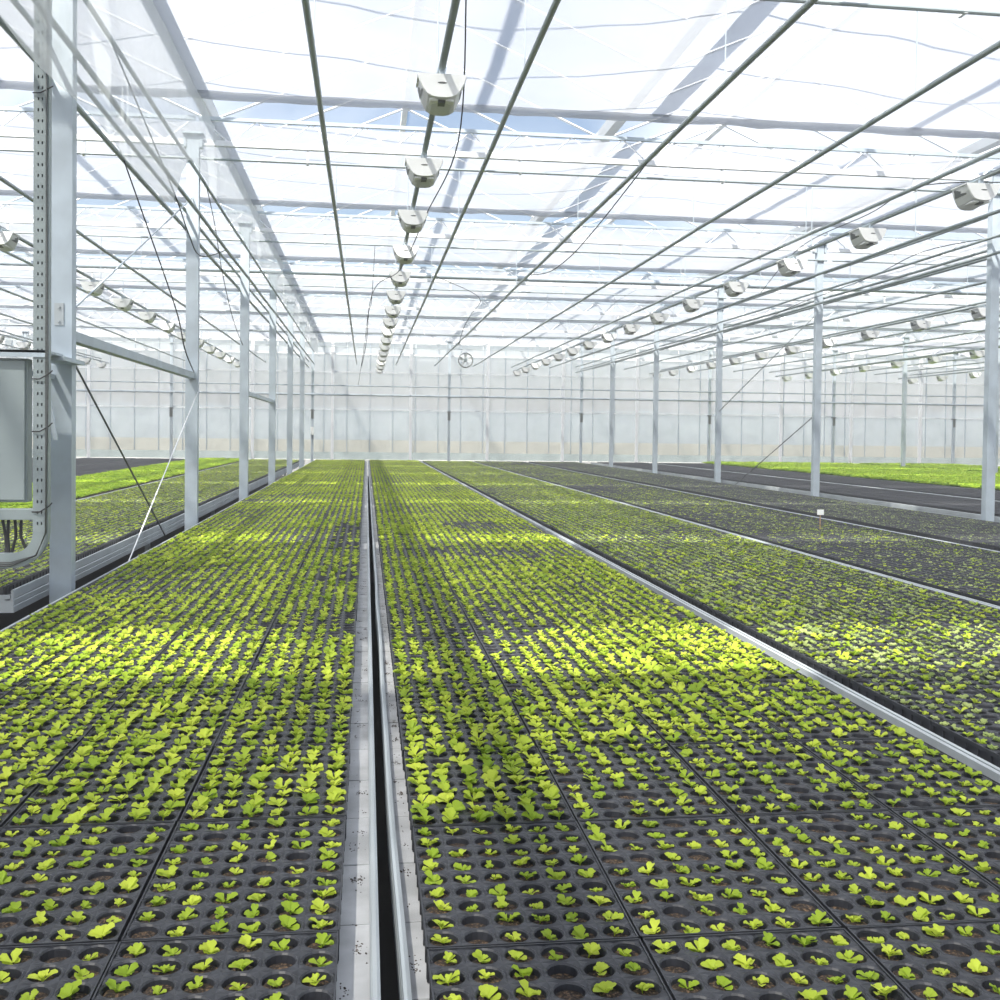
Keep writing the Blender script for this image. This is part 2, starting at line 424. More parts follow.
for X, n_ in ((-1.93, 'left'), (7.56, 'right')):
    ypipe(X-.095, 2.24, .020, 1.2, 37.3, 'lowest grey pipe on the '+n_+' column line')
    ypipe(X+.092, 2.36, .020, 1.2, 37.3, 'inner pipe of the close pair on the '+n_+' column line')
    ypipe(X-.097, 2.44, .018, 1.2, 37.3, 'outer pipe of the close pair on the '+n_+' column line')
    ypipe(X+.090, 2.78, .018, 1.2, 37.3, 'upper grey pipe beside the '+n_+' column line')

# ------------------------------------------------------------------ grow lamps
LX = [-8.75, -4.1, .43, 5.2, 10.2, 15.0, 19.8]
def rr_ring(wx, wy, z, r=.03, n=3, oy=0):
    pts = []
    for cx, cy, a0 in ((wx-r, wy-r, 0), (-wx+r, wy-r, 90), (-wx+r, -wy+r, 180), (wx-r, -wy+r, 270)):
        for k in range(n+1):
            a = math.radians(a0+90*k/n); pts.append((cx+r*math.cos(a), cy+r*math.sin(a)+oy, z))
    return pts
def lamp_meshes():
    half = [(.172,-.03),(.178,-.05),(.165,-.09),(.140,-.135),(.112,-.172),(.075,-.190),(.03,-.197)]
    out_ = half+[(-x, z) for x, z in half[::-1]]
    sc = lambda k, dz, y: [(x*k, y, z+dz*(-z-.03)/.167) for x, z in out_]
    fp = MB().loft([sc(.96,0,-.150), sc(1,0,-.143), sc(1,0,-.128)]).mesh('front_plate', M['white'])
    sl = MB().loft([[(.035*math.cos(2*PI*k/10), y, -.095+.007*math.sin(2*PI*k/10)) for k in range(10)] for y in (-.1515,-.1495)]).mesh('slot', M['darkm'])
    hs = MB().loft([sc(.90,-.0,-.128), sc(.92,-.030,.02), sc(.94,-.045,.16)]).mesh('housing', M['lampg'])
    lid = MB().box((-.178,-.128,-.034),(.178,.172,-.024)).mesh('lid', M['white'])
    sp = MB()
    for s_ in (-1, 1):
        sp.add([(s_*.160,-.06,-.05),(s_*.168,.13,-.05),(s_*.150,.13,-.135),(s_*.138,-.06,-.125)], [(0,1,2,3)])
        sp.add([(s_*.150,-.06,-.05),(s_*.158,.13,-.05),(s_*.140,.13,-.135),(s_*.128,-.06,-.125)], [(3,2,1,0)])
    sp = sp.mesh('side_opening', M['darkm'])
    bl = MB().box((-.025,-.10,-.222),(.025,.12,-.195)).mesh('bulb_holder', M['darkm'])
    rf = MB().box((-.09,-.105,-.212),(-.03,.12,-.195)).box((.03,-.105,-.212),(.09,.12,-.195)).mesh('reflector', M['white'])
    br = MB().box((-.02,-.10,-.03),(.02,-.07,.03)).box((-.02,.07,-.03),(.02,.10,.03)).box((-.03,-.11,.026),(.03,.11,.034)).mesh('bracket', M['steel'])
    return fp, sl, hs, lid, sp, bl, rf, br
LM = lamp_meshes()
RN = ['third row left of the curtain', 'row left of the curtain', 'middle row over the steel gap', 'first row on the right', 'second row on the right', 'third row on the right', 'outermost row on the right']
RN[0] = 'outer row on the left'
for ri, X in enumerate(LX):
    # carrier rail
    if True:
        o = MB()
        for dx in (0,): o.tube([(X+dx, 1.2, EYE+2.24), (X+dx, 37.3, EYE+2.24)], .022, 8)
        o = o.build('lamp_rail', M['pipe'], smooth=True)
        for Y in COLY+[37.3]: part('hanger', HANG2, o, (X, Y-.07, EYE+2.24))
        tag(o, 'grey carrier rail of the grow lamps, '+RN[ri], 'rail', 'lamp carrier rails')
    k = 0
    for j in range(18):
        Y = 2.6+1.98*j
        P = np.array([[X, Y, EYE+2.1]])
        if not infr(P, 40)[0]: continue
        r = empty('grow_lamp', (X, Y, EYE+2.21)); r.scale = (.84, .84, .84)
        for nm, me in zip(('front_plate','slot','housing','lid','side_opening','bulb_holder','reflector','bracket'), LM):
            if project(P)[2][0] > 24 and nm in ('slot', 'bulb_holder', 'reflector'): continue
            part(nm, me, r)
        tag(r, 'white grow lamp, '+ordw(k)+' from the front in the '+RN[ri], 'lamp', 'hanging grow lamps'); k += 1
# ------------------------------------------------------------------ benches
ZT = EYE-.95          # tray top
ZD = ZT-.06           # deck
# key: (x0, x1, tray_x0, y0, kind, words)
B = [
 ('left',   -1.72,  .024, -1.675,  1.25, 'lush',   'the bench left of the steel gap'),
 ('right',   .056, 1.815,  .108, 1.25, 'lush',   'the bench right of the steel gap'),
 ('r2',     1.825, 3.585, 1.885, 1.25, 'small',  'the second bench right of the steel gap'),
 ('r3',     3.605, 5.365, 3.665, 3.0, 'dusky',  'the third bench right of the steel gap'),
 ('r4',     5.385, 7.26,  5.57,  5.0, 'dusky2', 'the fourth bench right of the steel gap'),
 ('r5',     7.78,  9.81,  7.99,  8.0, 'bare',   'the first bench beyond the right column line'),
 ('r6',     9.83, 11.59,  9.93, 10.0, 'bare',   'the second bench beyond the right column line'),
 ('l2',    -3.83, -2.07, -3.77,  6.5, 'pale',   'the bench behind the left column line'),
 ('l3',    -5.61, -3.85, -5.55,  6.5, 'lettuce', 'the bright bench far left'),
 ('l4',    -7.39, -5.63, -7.33, 10.0, 'bare',   'the dark bench far left'),
 ('l5',    -9.17, -7.41, -9.11, 12.0, 'bare',   'the second dark bench far left'),
 ('l6',   -12.0,  -9.19,-11.90, 16.0, 'bare',   'the outermost dark bench far left'),
 ('r7',    11.75, 13.51, 11.81, 12.0, 'lettuce', 'the first bright lettuce bench far right'),
 ('r8',    13.53, 15.29, 13.59, 14.0, 'lettuce', 'the second bright lettuce bench far right'),
 ('r9',    15.31, 17.07, 15.37, 16.0, 'lettuce', 'the third bright lettuce bench far right'),
 ('r10',   17.6,  19.36, 17.66, 18.0, 'lettuce', 'the fourth bright lettuce bench far right'),
 ('r11',   19.38, 21.14, 19.44, 20.0, 'lettuce', 'the outermost bright lettuce bench far right'),
]
YEND = 36.0
def rail_prof(x, s, k=1.):   # grooved extruded rail, s=+1 when its outer face looks to +X
    p = [(0,-.085),(.018,-.085),(.018,-.05),(.013,-.045),(.018,-.04),(.018,-.012),(.013,-.006),(.018,0),(.018,.026*k),(.012,.026*k+.004),(.004,.026*k),(.004,-.002),(-.03,-.004),(-.03,-.010),(0,-.012)]
    q = [(x+s*(px-.018), ZD+pz) for px, pz in p]
    return q if s < 0 else q[::-1]
for bi, (key, x0, x1, tx, y0, kind, words) in enumerate(B):
    r = empty('plant_bench', ((x0+x1)/2, y0, 0)); off = Vector(r.location)
    tag(r, {'left':'long galvanised bench left of the narrow black gap, full of green seedlings','right':'long galvanised bench right of the narrow black gap, full of green seedlings'}.get(key, 'long galvanised growing bench, '+words[4:] if key not in ('l6',) else 'wide dark bench at the far left edge'), 'bench', 'long growing benches')
    def loc(mb): mb.v = [(a-off.x, b-off.y, c) for a, b, c in mb.v]; return mb
    for s, xx, nm in ((-1, x0, 'side_rail'), (1, x1, 'side_rail')):
        if key == 'right' and s < 0:
            mb = MB(); y = y0; rings = []
            while y < YEND:
                dx = .006*noise.noise((y*.9, 0, 5))+.010*max(0, (3.2-y)/2)
                rings.append([(px+dx, y, pz) for px, pz in rail_prof(xx, s)]); y += .18
            mb.loft(rings)
        else: mb = MB().extrude_y(rail_prof(xx, s, 1. if (key, s) == ('left', 1) else 1.9), y0, YEND)
        loc(mb).build(nm, M['alu'], r)
    mb = MB()
    y = y0; seg = .30
    while y < YEND:            # deck plates with tiny joints
        mb.box((x0+.018, y+.003, ZD-.02), (x1-.018, min(y+seg, YEND)-.003, ZD-.001*((int(y/seg))%2))); y += seg
    loc(mb).build('deck', M['deck'], r)
    loc(MB().box((x0+.018, y0, ZD-.085), (x1-.018, y0+.02, ZD+.02))).build('end_rail', M['alu'], r)
    loc(MB().box((x0+.018, YEND-.02, ZD-.085), (x1-.018, YEND, ZD+.02))).build('end_rail', M['alu'], r)
    yy = y0+.6
    while yy < YEND:
        for xx in (x0+.35, x1-.35):
            loc(MB().box((xx-.025, yy-.025, 0), (xx+.025, yy+.025, ZD-.06))).build('leg', M['steel'], r)
        loc(MB().box((x0+.05, yy-.02, ZD-.06), (x1-.05, yy+.02, ZD-.02))).build('cross_bar', M['steel'], r)
        yy += 5.0

# ------------------------------------------------------------------ trays
NCX, NCY = 6, 9
TW, TL, TH = .401, .600, .058
PX, PY = .400/NCX, .598/NCY
def tray_meshes(lod=0):
    n = 16 if lod == 0 else 8
    mb = MB(); sb = MB()
    r1, r2, dep = .0272, .022, .046
    for i in range(NCX):
        for j in range(NCY):
            cx = (i+.5)*PX+.0005; cy = (j+.5)*PY+.001
            vs = []
            hx, hy = PX/2, PY/2
            for k in range(n):      # outer square ring points
                a = 2*PI*k/n; c, s = math.cos(a), math.sin(a)
                f = 1/max(abs(c), abs(s))
                ex = abs(c*f)*abs(s*f)
                vs.append((cx+c*f*hx, cy+s*f*hy, -.003+.003*(ex**2)))
            for rad, z in ((r1+.003, .0), (r1, -.003), (r2, -dep)):
                for k in range(n):
                    a = 2*PI*k/n; vs.append((cx+rad*math.cos(a), cy+rad*math.sin(a), z))
            fs = []
            for q in range(3):
                for k in range(n): fs.append((q*n+k, q*n+(k+1)%n, (q+1)*n+(k+1)%n, (q+1)*n+k))
            mb.add(vs, fs)
            zz = -.009-.009*random.random()
            rs = r1-(r1-r2)*(-zz)/dep+.0005
            sv = [(cx, cy, zz+.004)]+[(cx+rs*.55*math.cos(2*PI*(k+.5)/n), cy+rs*.55*math.sin(2*PI*(k+.5)/n), zz+.003*random.uniform(-.6,1)) for k in range(n)]+[(cx+rs*math.cos(2*PI*(k+.5)/n), cy+rs*math.sin(2*PI*(k+.5)/n), zz) for k in range(n)]
            sf = [(0, 1+k, 1+(k+1)%n) for k in range(n)]+[(1+k, 1+n+k, 1+n+(k+1)%n, 1+(k+1)%n) for k in range(n)]
            sb.add(sv, sf)
    # raised rim and ribbed sides
    t = .003
    for a, b in (((0,0),(TW,t)), ((0,TL-t),(TW,TL)), ((0,0),(t,TL)), ((TW-t,0),(TW,TL))):
        mb.box((a[0], a[1], -.012), (b[0], b[1], .002))
    if lod == 0:
        for i in range(NCY+1):
            y = min(max(i*PY, .004), TL-.004)
            for x in (.001, TW-.005): mb.box((x, y-.004, -TH), (x+.004, y+.004, -.010))
        for i in range(NCX+1):
            x = min(max(i*PX, .004), TW-.004)
            for y in (.001, TL-.005): mb.box((x-.004, y, -TH), (x+.004, y+.004, -.010))
    mb.box((.006,.006,-TH), (.009,TL-.006,-.006)).box((TW-.009,.006,-TH), (TW-.006,TL-.006,-.006))
    mb.box((.006,.006,-TH), (TW-.006,.009,-.006)).box((.006,TL-.009,-TH), (TW-.006,TL-.006,-.006))
    return mb.mesh('plug_tray', M['tray']), sb.mesh('potting_soil', M['soil'])
TM, SM = tray_meshes(0); TM2, SM2 = tray_meshes(1)
SEAM = {'left': 2.605, 'right': 2.52, 'r2': 2.70}
TP, TPY = .4075, .605
trays = []      # (bench idx, col, row, x, y)
for bi, (key, x0, x1, tx, y0, kind, words) in enumerate(B):
    if kind == 'lettuce': continue
    s0 = SEAM.get(key, y0+.05)
    while s0-TPY > y0+.03: s0 -= TPY
    ncol = int((x1-tx)/TP)
    for c in range(ncol):
        n = 0; y = s0
        while y+TL < YEND-.05:
            trays.append((bi, c, n, tx+c*TP, y)); y += TPY; n += 1
T = np.array([(t[3]+TW/2, t[4]+TL/2, ZT) for t in trays])
corn = np.array([infr(T+np.array([dx, dy, 0]), 50) for dx in (-.2,.2) for dy in (-.3,.3)]).any(0)
vis = [(t, project(np.array([[t[3]+TW/2, t[4]+TL/2, ZT]]))[2][0]) for t, k in zip(trays, corn) if k]
vis.sort(key=lambda q: q[1])
trays = [t for t, d in vis]
COND = {'lush':'crowded with green seedlings', 'small':'with small pale seedlings', 'dusky':'with sparse dusky seedlings', 'dusky2':'with sparse dusky seedlings', 'bare':'nearly bare', 'pale':'with pale seedlings'}
proto = None
rowmin = {}
for t in trays: rowmin[t[0]] = min(rowmin.get(t[0], 999), t[2])
for t in trays[:300]:
    bi, c, n, x, y = t; key = B[bi][0]
    jit = (random.uniform(-.0015,.0015), random.uniform(-.002,.002))
    if proto is None:
        proto = bpy.data.objects.new('plug_tray', TM); C.objects.link(proto)
        s_ = bpy.data.objects.new('potting_soil', SM); C.objects.link(s_); s_.parent = proto; o = proto
    else: o = dup(proto)
    o.location = (x+jit[0], y+jit[1], ZT); o.rotation_euler.z = random.uniform(-.002,.002)
    cc = c
    if key in ('left', 'l2'): side = 'counted from the right'; cc = 3-c
    else: side = 'counted from the left'
    front = y < 2.0 and key in ('left','right')
    state = 'with sparse tiny seedlings' if front else COND[B[bi][5]]
    short = {'left':'left of the gap','right':'right of the gap','r2':'on second bench right of gap','r3':'on third bench right of gap','r4':'on fourth bench right of gap','l2':'behind left columns'}.get(key, 'on a far bench')
    tag(o, 'tray '+state+' '+short+', '+ordw(cc)+' column, '+ordw(n-rowmin[bi])+' row', 'seed tray', 'black plug trays on the benches')
def gn_instances(name, pts, rots, scl, idx, protos, multi=False):
    """one object whose points carry copies of the given meshes"""
    me = bpy.data.meshes.new(name); n = len(pts)
    me.vertices.add(n); me.vertices.foreach_set('co', np.asarray(pts, dtype=np.float32).ravel())
    a = me.attributes.new('rot', 'FLOAT_VECTOR', 'POINT'); a.data.foreach_set('vector', np.asarray(rots, dtype=np.float32).ravel())
    a = me.attributes.new('scl', 'FLOAT', 'POINT'); a.data.foreach_set('value', np.asarray(scl, dtype=np.float32))
    a = me.attributes.new('idx', 'INT', 'POINT'); a.data.foreach_set('value', np.asarray(idx, dtype=np.int32))
    o = bpy.data.objects.new(name, me); C.objects.link(o)
    ng = bpy.data.node_groups.new(name, 'GeometryNodeTree')
    ng.interface.new_socket('Geometry', in_out='INPUT', socket_type='NodeSocketGeometry'); ng.interface.new_socket('Geometry', in_out='OUTPUT', socket_type='NodeSocketGeometry')
    N = ng.nodes; L = ng.links; gi = N.new('NodeGroupInput'); go = N.new('NodeGroupOutput')
    def attr(nm, ty):
        q = N.new('GeometryNodeInputNamedAttribute'); q.data_type = ty; q.inputs['Name'].default_value = nm; return q.outputs['Attribute']
    infos = []
    for p in protos:
        q = N.new('GeometryNodeObjectInfo'); q.inputs['Object'].default_value = p; q.inputs['As Instance'].default_value = True; q.transform_space = 'ORIGINAL'; infos.append(q.outputs['Geometry'])
    ip = N.new('GeometryNodeInstanceOnPoints'); L.new(gi.outputs[0], ip.inputs['Points'])
    jn = N.new('GeometryNodeJoinGeometry')
    for q in infos: L.new(q, jn.inputs[0])
    er = N.new('FunctionNodeEulerToRotation'); L.new(attr('rot', 'FLOAT_VECTOR'), er.inputs[0]); L.new(er.outputs[0], ip.inputs['Rotation'])
    L.new(attr('scl', 'FLOAT'), ip.inputs['Scale'])
    L.new(jn.outputs[0], ip.inputs['Instance'])
    if not multi:
        ip.inputs['Pick Instance'].default_value = True; L.new(attr('idx', 'INT'), ip.inputs['Instance Index'])
    L.new(ip.outputs[0], go.inputs[0])
    md = o.modifiers.new('copies', 'NODES'); md.node_group = ng
    return o
rest = trays[300:]
P = [(t[3], t[4], ZT) for t in rest]
o = gn_instances('plug_tray', P, np.zeros((len(P),3)), np.ones(len(P)), np.zeros(len(P)), [proto, proto.children[0]], multi=True)
tag(o, 'the many farther black plug trays covering the benches to the far wall', 'seed trays', kind='stuff')

# ------------------------------------------------------------------ seedlings
def leaf(mb, az, tilt, L, Wd, cup, base=.1, ruffle=0., z0=0., seg=4):
    ca, sa = math.cos(az), math.sin(az)
    prof = [(0,.12),(.30,.35),(.62,1.0),(.88,.85),(1.0,.35)] if seg == 4 else [(0,.12),(.45,.6),(.8,1.),(1.,.3)]
    vs = []
    for u, wv in prof:
        bend = tilt*(1-.45*u)
        rad = L*u*math.cos(bend); zz = z0+L*u*math.sin(bend)
        for s in (-1, 0, 1):
            lat = s*Wd*wv*.5; zc = zz+abs(s)*cup*Wd*wv*.5+(ruffle*random.uniform(-1,1) if s and u > .3 else 0)
            vs.append((rad*ca-lat*sa, rad*sa+lat*ca, zc))
    fs = []
    for i in range(len(prof)-1):
        for j in range(2): a = i*3+j; fs.append((a, a+1, a+4, a+3))
    mb.add(vs, fs)
def seedling(seed, mat='leaf'):
    random.seed(seed); mb = MB(); n = 7+seed % 3; a0 = random.uniform(0, 6)
    for i in range(n):
        big = 1 if i < n-3 else .62
        leaf(mb, a0+i*2*PI/n*1.02+random.uniform(-.5,.5), random.uniform(.35,1.25)+(.2 if big < 1 else 0), .027*big*random.uniform(.65,1.2), .022*big*random.uniform(.85,1.15), random.uniform(.2,.7), z0=.002, ruffle=.0018)
    mb.tube([(0,0,-.004),(0,0,.006)], .0016, 5)
    return mb.mesh('lettuce_seedling', M[mat], True)
SEED = [seedling(100+i) for i in range(6)]
SEEDP = [seedling(200+i, 'leaf2') for i in range(4)]
cells = []   # x,y,z,scale,bench,globalcol,row
def nz2(x, y, s=1., o=0.): return noise.noise((x*s, y*s*.6, o))
random.seed(3)
seams = {}
for (bi, c, n, x, y) in trays:
    key, kind = B[bi][0], B[bi][5]
    dist = math.hypot(x, y)
    tr = random.Random(bi*10007+n*7+(c//2)*3); rowf = 1.0 if y < 6 else tr.choice((1.05, 1.0, .95, .88, .76))
    for i in range(NCX):
        for j in range(NCY):
            px_ = x+(i+.5)*PX; py_ = y+(j+.5)*PY
            q = random.random()
            if kind == 'lush':
                front = (key == 'left' and y < 2.5) or (key == 'right' and y < 2.4)
                if front: pr, s0, s1 = .86, .58, 1.0
                else:
                    m = nz2(px_, py_, 1.1, 3)
                    pr, s0, s1 = .985, (.92+.25*m)*rowf, (1.30+.3*m)*rowf
                    if key == 'left' and c == 3 and i >= 2 and (6.7 < py_ < 7.6 or 8.5 < py_ < 11.0): pr = .35
                    if key == 'right' and 9.5 < py_ < 11.2 and m < .1: pr, s0, s1 = .75, .5, .9
                    if key == 'right' and c >= 1 and py_ < 3.1: pr, s0, s1 = .93, .75, 1.1
                    if m < -.32: pr *= .75
                mats = 0
            elif kind == 'pale': pr, s0, s1, mats = .9, .7, 1.05, 0 if q < .5 else 1
            elif kind == 'small':
                m = nz2(px_, py_, .8, 11); pr, s0, s1, mats = .95+.3*min(0, m), .72+.2*m, 1.12+.25*m, 0 if q < .45 else 1
            elif kind == 'dusky':
                m = nz2(px_, py_, .5, 21); pr, s0, s1, mats = .72+.9*m, .5, .95, 0 if q < .5 else 1
            elif kind == 'dusky2':
                m = nz2(px_, py_, .5, 31); pr, s0, s1, mats = .75+.7*m, .5, .85, 1
            else: pr, s0, s1, mats = .10, .2, .4, 1
            if random.random() > pr: continue
            z = ZT-.012
            cells.append((px_+random.uniform(-.004,.004), py_+random.uniform(-.009,.009), z+.004*(s0 > .6), random.uniform(s0, s1), bi, c*NCX+i, n*NCY+j, mats, y))
A = np.array([c[:3] for c in cells]); ok = infr(A, 25); cells = [c for c, k in zip(cells, ok) if k]
A = np.array([c[:3] for c in cells]); px, py, dd = project(A); sz = np.array([c[3] for c in cells])/dd
inside = (px > 2) & (px < 998) & (py < 996)
order = np.argsort(-(sz*inside+1e-6*sz)); order = [int(i) for i in order]
# choose the individuals: strictly the ones showing largest
ind = set(order[:300])
firsts = {}
idxv = np.array([random.randrange(6) for _ in cells])
for i in sorted(ind):
    x, y, z, s, bi, gc, gr, mt, ty = cells[i]; key = B[bi][0]; v = int(idxv[i])
    if v in firsts: o = firsts[v].copy()
    else: o = bpy.data.objects.new('lettuce_seedling', SEED[v]); firsts[v] = o
    C.objects.link(o)
    o.location = (x, y, z); o.rotation_euler = (random.uniform(-.2,.2), random.uniform(-.2,.2), random.uniform(0, 6.28)); o.scale = (s, s, s)
    seam = SEAM[key] if key in SEAM else 2.6
    dr = round((seam-y)/PY-.5) if y < seam else round((y-seam)/PY-.5)
    nc = (23-gc) if key == 'left' else gc
    where = 'before' if y < seam else 'behind'
    tag(o, 'seedling %s of black gap, %s plug from gap, %s row %s first tray seam' % ('left' if key == 'left' else 'right', ordw(nc), ordw(dr), where), 'seedling', 'lettuce seedlings in the front trays')
for m_, pro, nm, lab in ((0, None, 'lettuce_seedling', 'the countless green lettuce seedlings filling the farther trays'), (1, None, 'pale_seedling', 'the countless dull grey-green seedlings in the benches on the right')):
    sel = [i for i, c in enumerate(cells) if i not in ind and c[7] == m_]
    if m_ == 0: protos = [firsts[v] for v in sorted(firsts)]
    else:
        # four real pale seedlings on the second bench right of the gap serve as the kinds
        cand = sorted(sel, key=lambda i: -sz[i])[:4]; protos = []
        for q, i in enumerate(cand):
            c = cells[i]; o = bpy.data.objects.new('pale_seedling', SEEDP[q]); C.objects.link(o); o.location = c[:3]; o.scale = (c[3],)*3
            tag(o, 'pale seedling on the second bench right of the gap, '+ordw(q)+' nearest of them', 'seedling', 'nearest pale seedlings'); protos.append(o)
        sel = [i for i in sel if i not in cand]
    P = [cells[i][:3] for i in sel]
    Rr = np.stack([rng.uniform(-.2,.2,len(sel)), rng.uniform(-.2,.2,len(sel)), rng.uniform(0,6.28,len(sel))], 1)
    o = gn_instances(nm, P, Rr, [cells[i][3] for i in sel], rng.integers(0, len(protos), len(sel)), protos)
    tag(o, lab, 'seedlings', kind='stuff')
print('SEEDLINGS', len(cells), 'TRAYS', len(trays))

# ------------------------------------------------------------------ lettuces
def lettuce(seed):
    random.seed(seed); mb = MB()
    for ring, (n, L, t, w_) in enumerate(((7,.115,.35,.09),(6,.095,.8,.08),(4,.075,1.2,.06))):
        for i in range(n): leaf(mb, i*2*PI/n+ring*.5+random.uniform(-.2,.2), t+random.uniform(-.15,.15), L*random.uniform(.85,1.1), w_, .3, ruffle=.008, z0=.01)
    return mb.mesh('lettuce', M['lett'], True)
LET = [lettuce(50+i) for i in range(4)]
lp = []
random.seed(5)
for bi, (key, x0, x1, tx, y0, kind, words) in enumerate(B):
    if kind != 'lettuce': continue
    r = [o for o in C.objects if o.name.startswith('plant_bench')][bi]
    bed = MB().box((x0+.04-r.location.x, .05, ZD+.001), (x1-.04-r.location.x, YEND-y0-.05, ZD+.045)).build('growing_bed', M['soil'], r)
    s_ = .15; x = x0+.10; ci = 0
    while x < x1-.06:
        y = y0+.12; ri = 0
        while y < YEND-.1:
            lp.append((x+random.uniform(-.02,.02), y+random.uniform(-.02,.02), ZD+.04, random.uniform(.8,1.15)*(1.25 if key[0] == 'r' else .8), bi, ci, ri)); y += s_; ri += 1
        x += s_; ci += 1
A = np.array([c[:3] for c in lp]); ok = infr(A, 25); lp = [c for c, k in zip(lp, ok) if k]
A = np.array([c[:3] for c in lp]); dd = project(A)[2]; order = np.argsort(dd)
rk = {}; num = {}
for i in sorted(range(len(lp)), key=lambda i: lp[i][6]):
    q = (lp[i][4], lp[i][5]); num[i] = rk.get(q, 0); rk[q] = num[i]+1
fl = {}; ind = set(int(i) for i in order[:300]); iv = [random.randrange(4) for _ in lp]
for i in sorted(ind):
    c = lp[i]; v = iv[i]
    if v in fl: o = fl[v].copy()
    else: o = bpy.data.objects.new('lettuce', LET[v]); fl[v] = o
    C.objects.link(o); o.location = c[:3]; o.rotation_euler.z = random.uniform(0, 6.28); o.scale = (c[3],)*3
    tag(o, 'lettuce on '+B[c[4]][6].replace('bright lettuce', 'lettuce').replace('the ', '')+', '+ordw(c[5])+' long row, '+ordw(num[i])+' plant', 'lettuce', 'nearest bright lettuces')
sel = [i for i in range(len(lp)) if i not in ind]
o = gn_instances('lettuce', [lp[i][:3] for i in sel], np.stack([np.zeros(len(sel)), np.zeros(len(sel)), rng.uniform(0,6.28,len(sel))], 1), [lp[i][3] for i in sel], rng.integers(0, len(fl), len(sel)), [fl[v] for v in sorted(fl)])
tag(o, 'the mass of bright green lettuces on the far benches', 'lettuces', kind='stuff')
print('LETTUCE', len(lp))

# ------------------------------------------------------------------ left foreground: cable tray, cabinet, braces
for nd in M['soil'].node_tree.nodes:
    if nd.type == 'VALTORGB': nd.color_ramp.elements[0].position = .50; nd.color_ramp.elements[1].position = .68
CT = Vector((-1.86, 6.30, 0))
r = empty('cable_tray', CT); tag(r, 'tall perforated grey cable tray standing beside the near left column', 'cable tray')
mb = MB(); wv = .042; ztop = ZG-.1; zb = EYE-.60
# perforated face: strips and rungs leaving real slots
cols = [(-.042,-.020),(-.012,.002),(.010,.042)]
z = zb
for a, b in cols: mb.box((a, -.002, zb), (b, 0, ztop))
while z < ztop:
    mb.box((-.020,-.002,z), (-.012,0,z+.045)); mb.box((.002,-.002,z), (.010,0,z+.045)); z += .062
mb.box((.040, 0, zb), (.042, .05, ztop)); mb.box((-.042, 0, zb), (-.040, .05, ztop))
mb.build('perforated_face', M['cab'], r)
MB().box((-.040,.046,zb),(.040,.050,ztop)).build('slot_darkener', M['darkm'], r)  # added dark sheet behind the slots, so no light shows through them
mb = MB()
# elbow and horizontal run to the left
pr = []
for k in range(7):
    a = (PI/2)*k/6; R0 = .12
    cx_, cz_ = -.042-R0+.0, zb
    ri_, ro_ = R0, R0+.084
    pr.append([(cx_+ri_*math.cos(a), 0, cz_-ri_*math.sin(a)), (cx_+ro_*math.cos(a), 0, cz_-ro_*math.sin(a)), (cx_+ro_*math.cos(a), .05, cz_-ro_*math.sin(a)), (cx_+ri_*math.cos(a), .05, cz_-ri_*math.sin(a))])
pr.append([(-1.2, 0, zb-.12), (-1.2, 0, zb-.204), (-1.2, .05, zb-.204), (-1.2, .05, zb-.12)])
mb.loft(pr).build('elbow', M['cab'], r)
mb = MB()
for q in range(3): mb.tube([(.030+.004*q, -.006-.006*q, ztop-.1*q), (.032, -.010-.004*q, EYE+1.5), (.030+.006*q, -.010, EYE+.3), (.033, -.008-.006*q, zb), (-.02, -.012-.004*q, zb-.13), (-.16, -.012, zb-.17-.01*q), (-1.1, -.01, zb-.17-.01*q)], .0045, 6)
mb.build('cable', M['darkm'], r, smooth=True)
mb = MB()
for z in (EYE+.28, EYE-.02, EYE+1.9, EYE-.48): mb.tube([(-.044,-.012,z),(0,-.020,z),(.046,-.012,z+.03),(.060,.01,z+.05)], .004, 5)
mb.build('cable_tie', M['black'], r)
# cabinet
r = empty('control_cabinet', (-2.265, 6.38, EYE-.43)); tag(r, 'grey control cabinet at the left edge, hung beside the cable tray', 'cabinet')
MB().box((-.31,-.02,0), (.315,.07,.83)).build('body', M['cab'], r, bevel=.006)
MB().box((-.30,-.04,.012), (.305,-.021,.818)).build('door', M['cab'], r, bevel=.005)
MB().box((-.27,-.055,.38), (-.25,-.041,.48)).build('handle', M['black'], r)
MB().box((-.33,-.09,.86), (.44,.24,.875)).box((-.33,-.09,.835), (.44,-.085,.875)).build('top_canopy', M['steel'], r)
mb = MB().box((.30,.18,.835), (.46,.66,.86)).box((.27,.17,.74),(.30,.70,.77)); mb.add([(.325,.10,.83),(.365,.10,.83),(.445,.10,.36),(.425,.10,.36),(.325,.12,.83),(.365,.12,.83),(.445,.12,.36),(.425,.12,.36)], [(0,1,2,3),(4,7,6,5),(0,4,5,1),(1,5,6,2),(2,6,7,3),(3,7,4,0)])
mb.build('support_arm', M['steel'], r)
MB().box((-.4,-.06,-.10), (.40,.0,-.035)).build('lower_trunking', M['cab'], r, bevel=.004)
for q in range(6):
    xx = .02+q*.04; xx = .10+q*.035
    MB().tube([(xx, 0, -.09), (xx+random.uniform(-.02,.02), .01, -.2), (xx+random.uniform(-.05,.05), .02, -.30), (xx-.02, .0, -.36)], .009, 6).build('cable', M['black'], r, smooth=True)

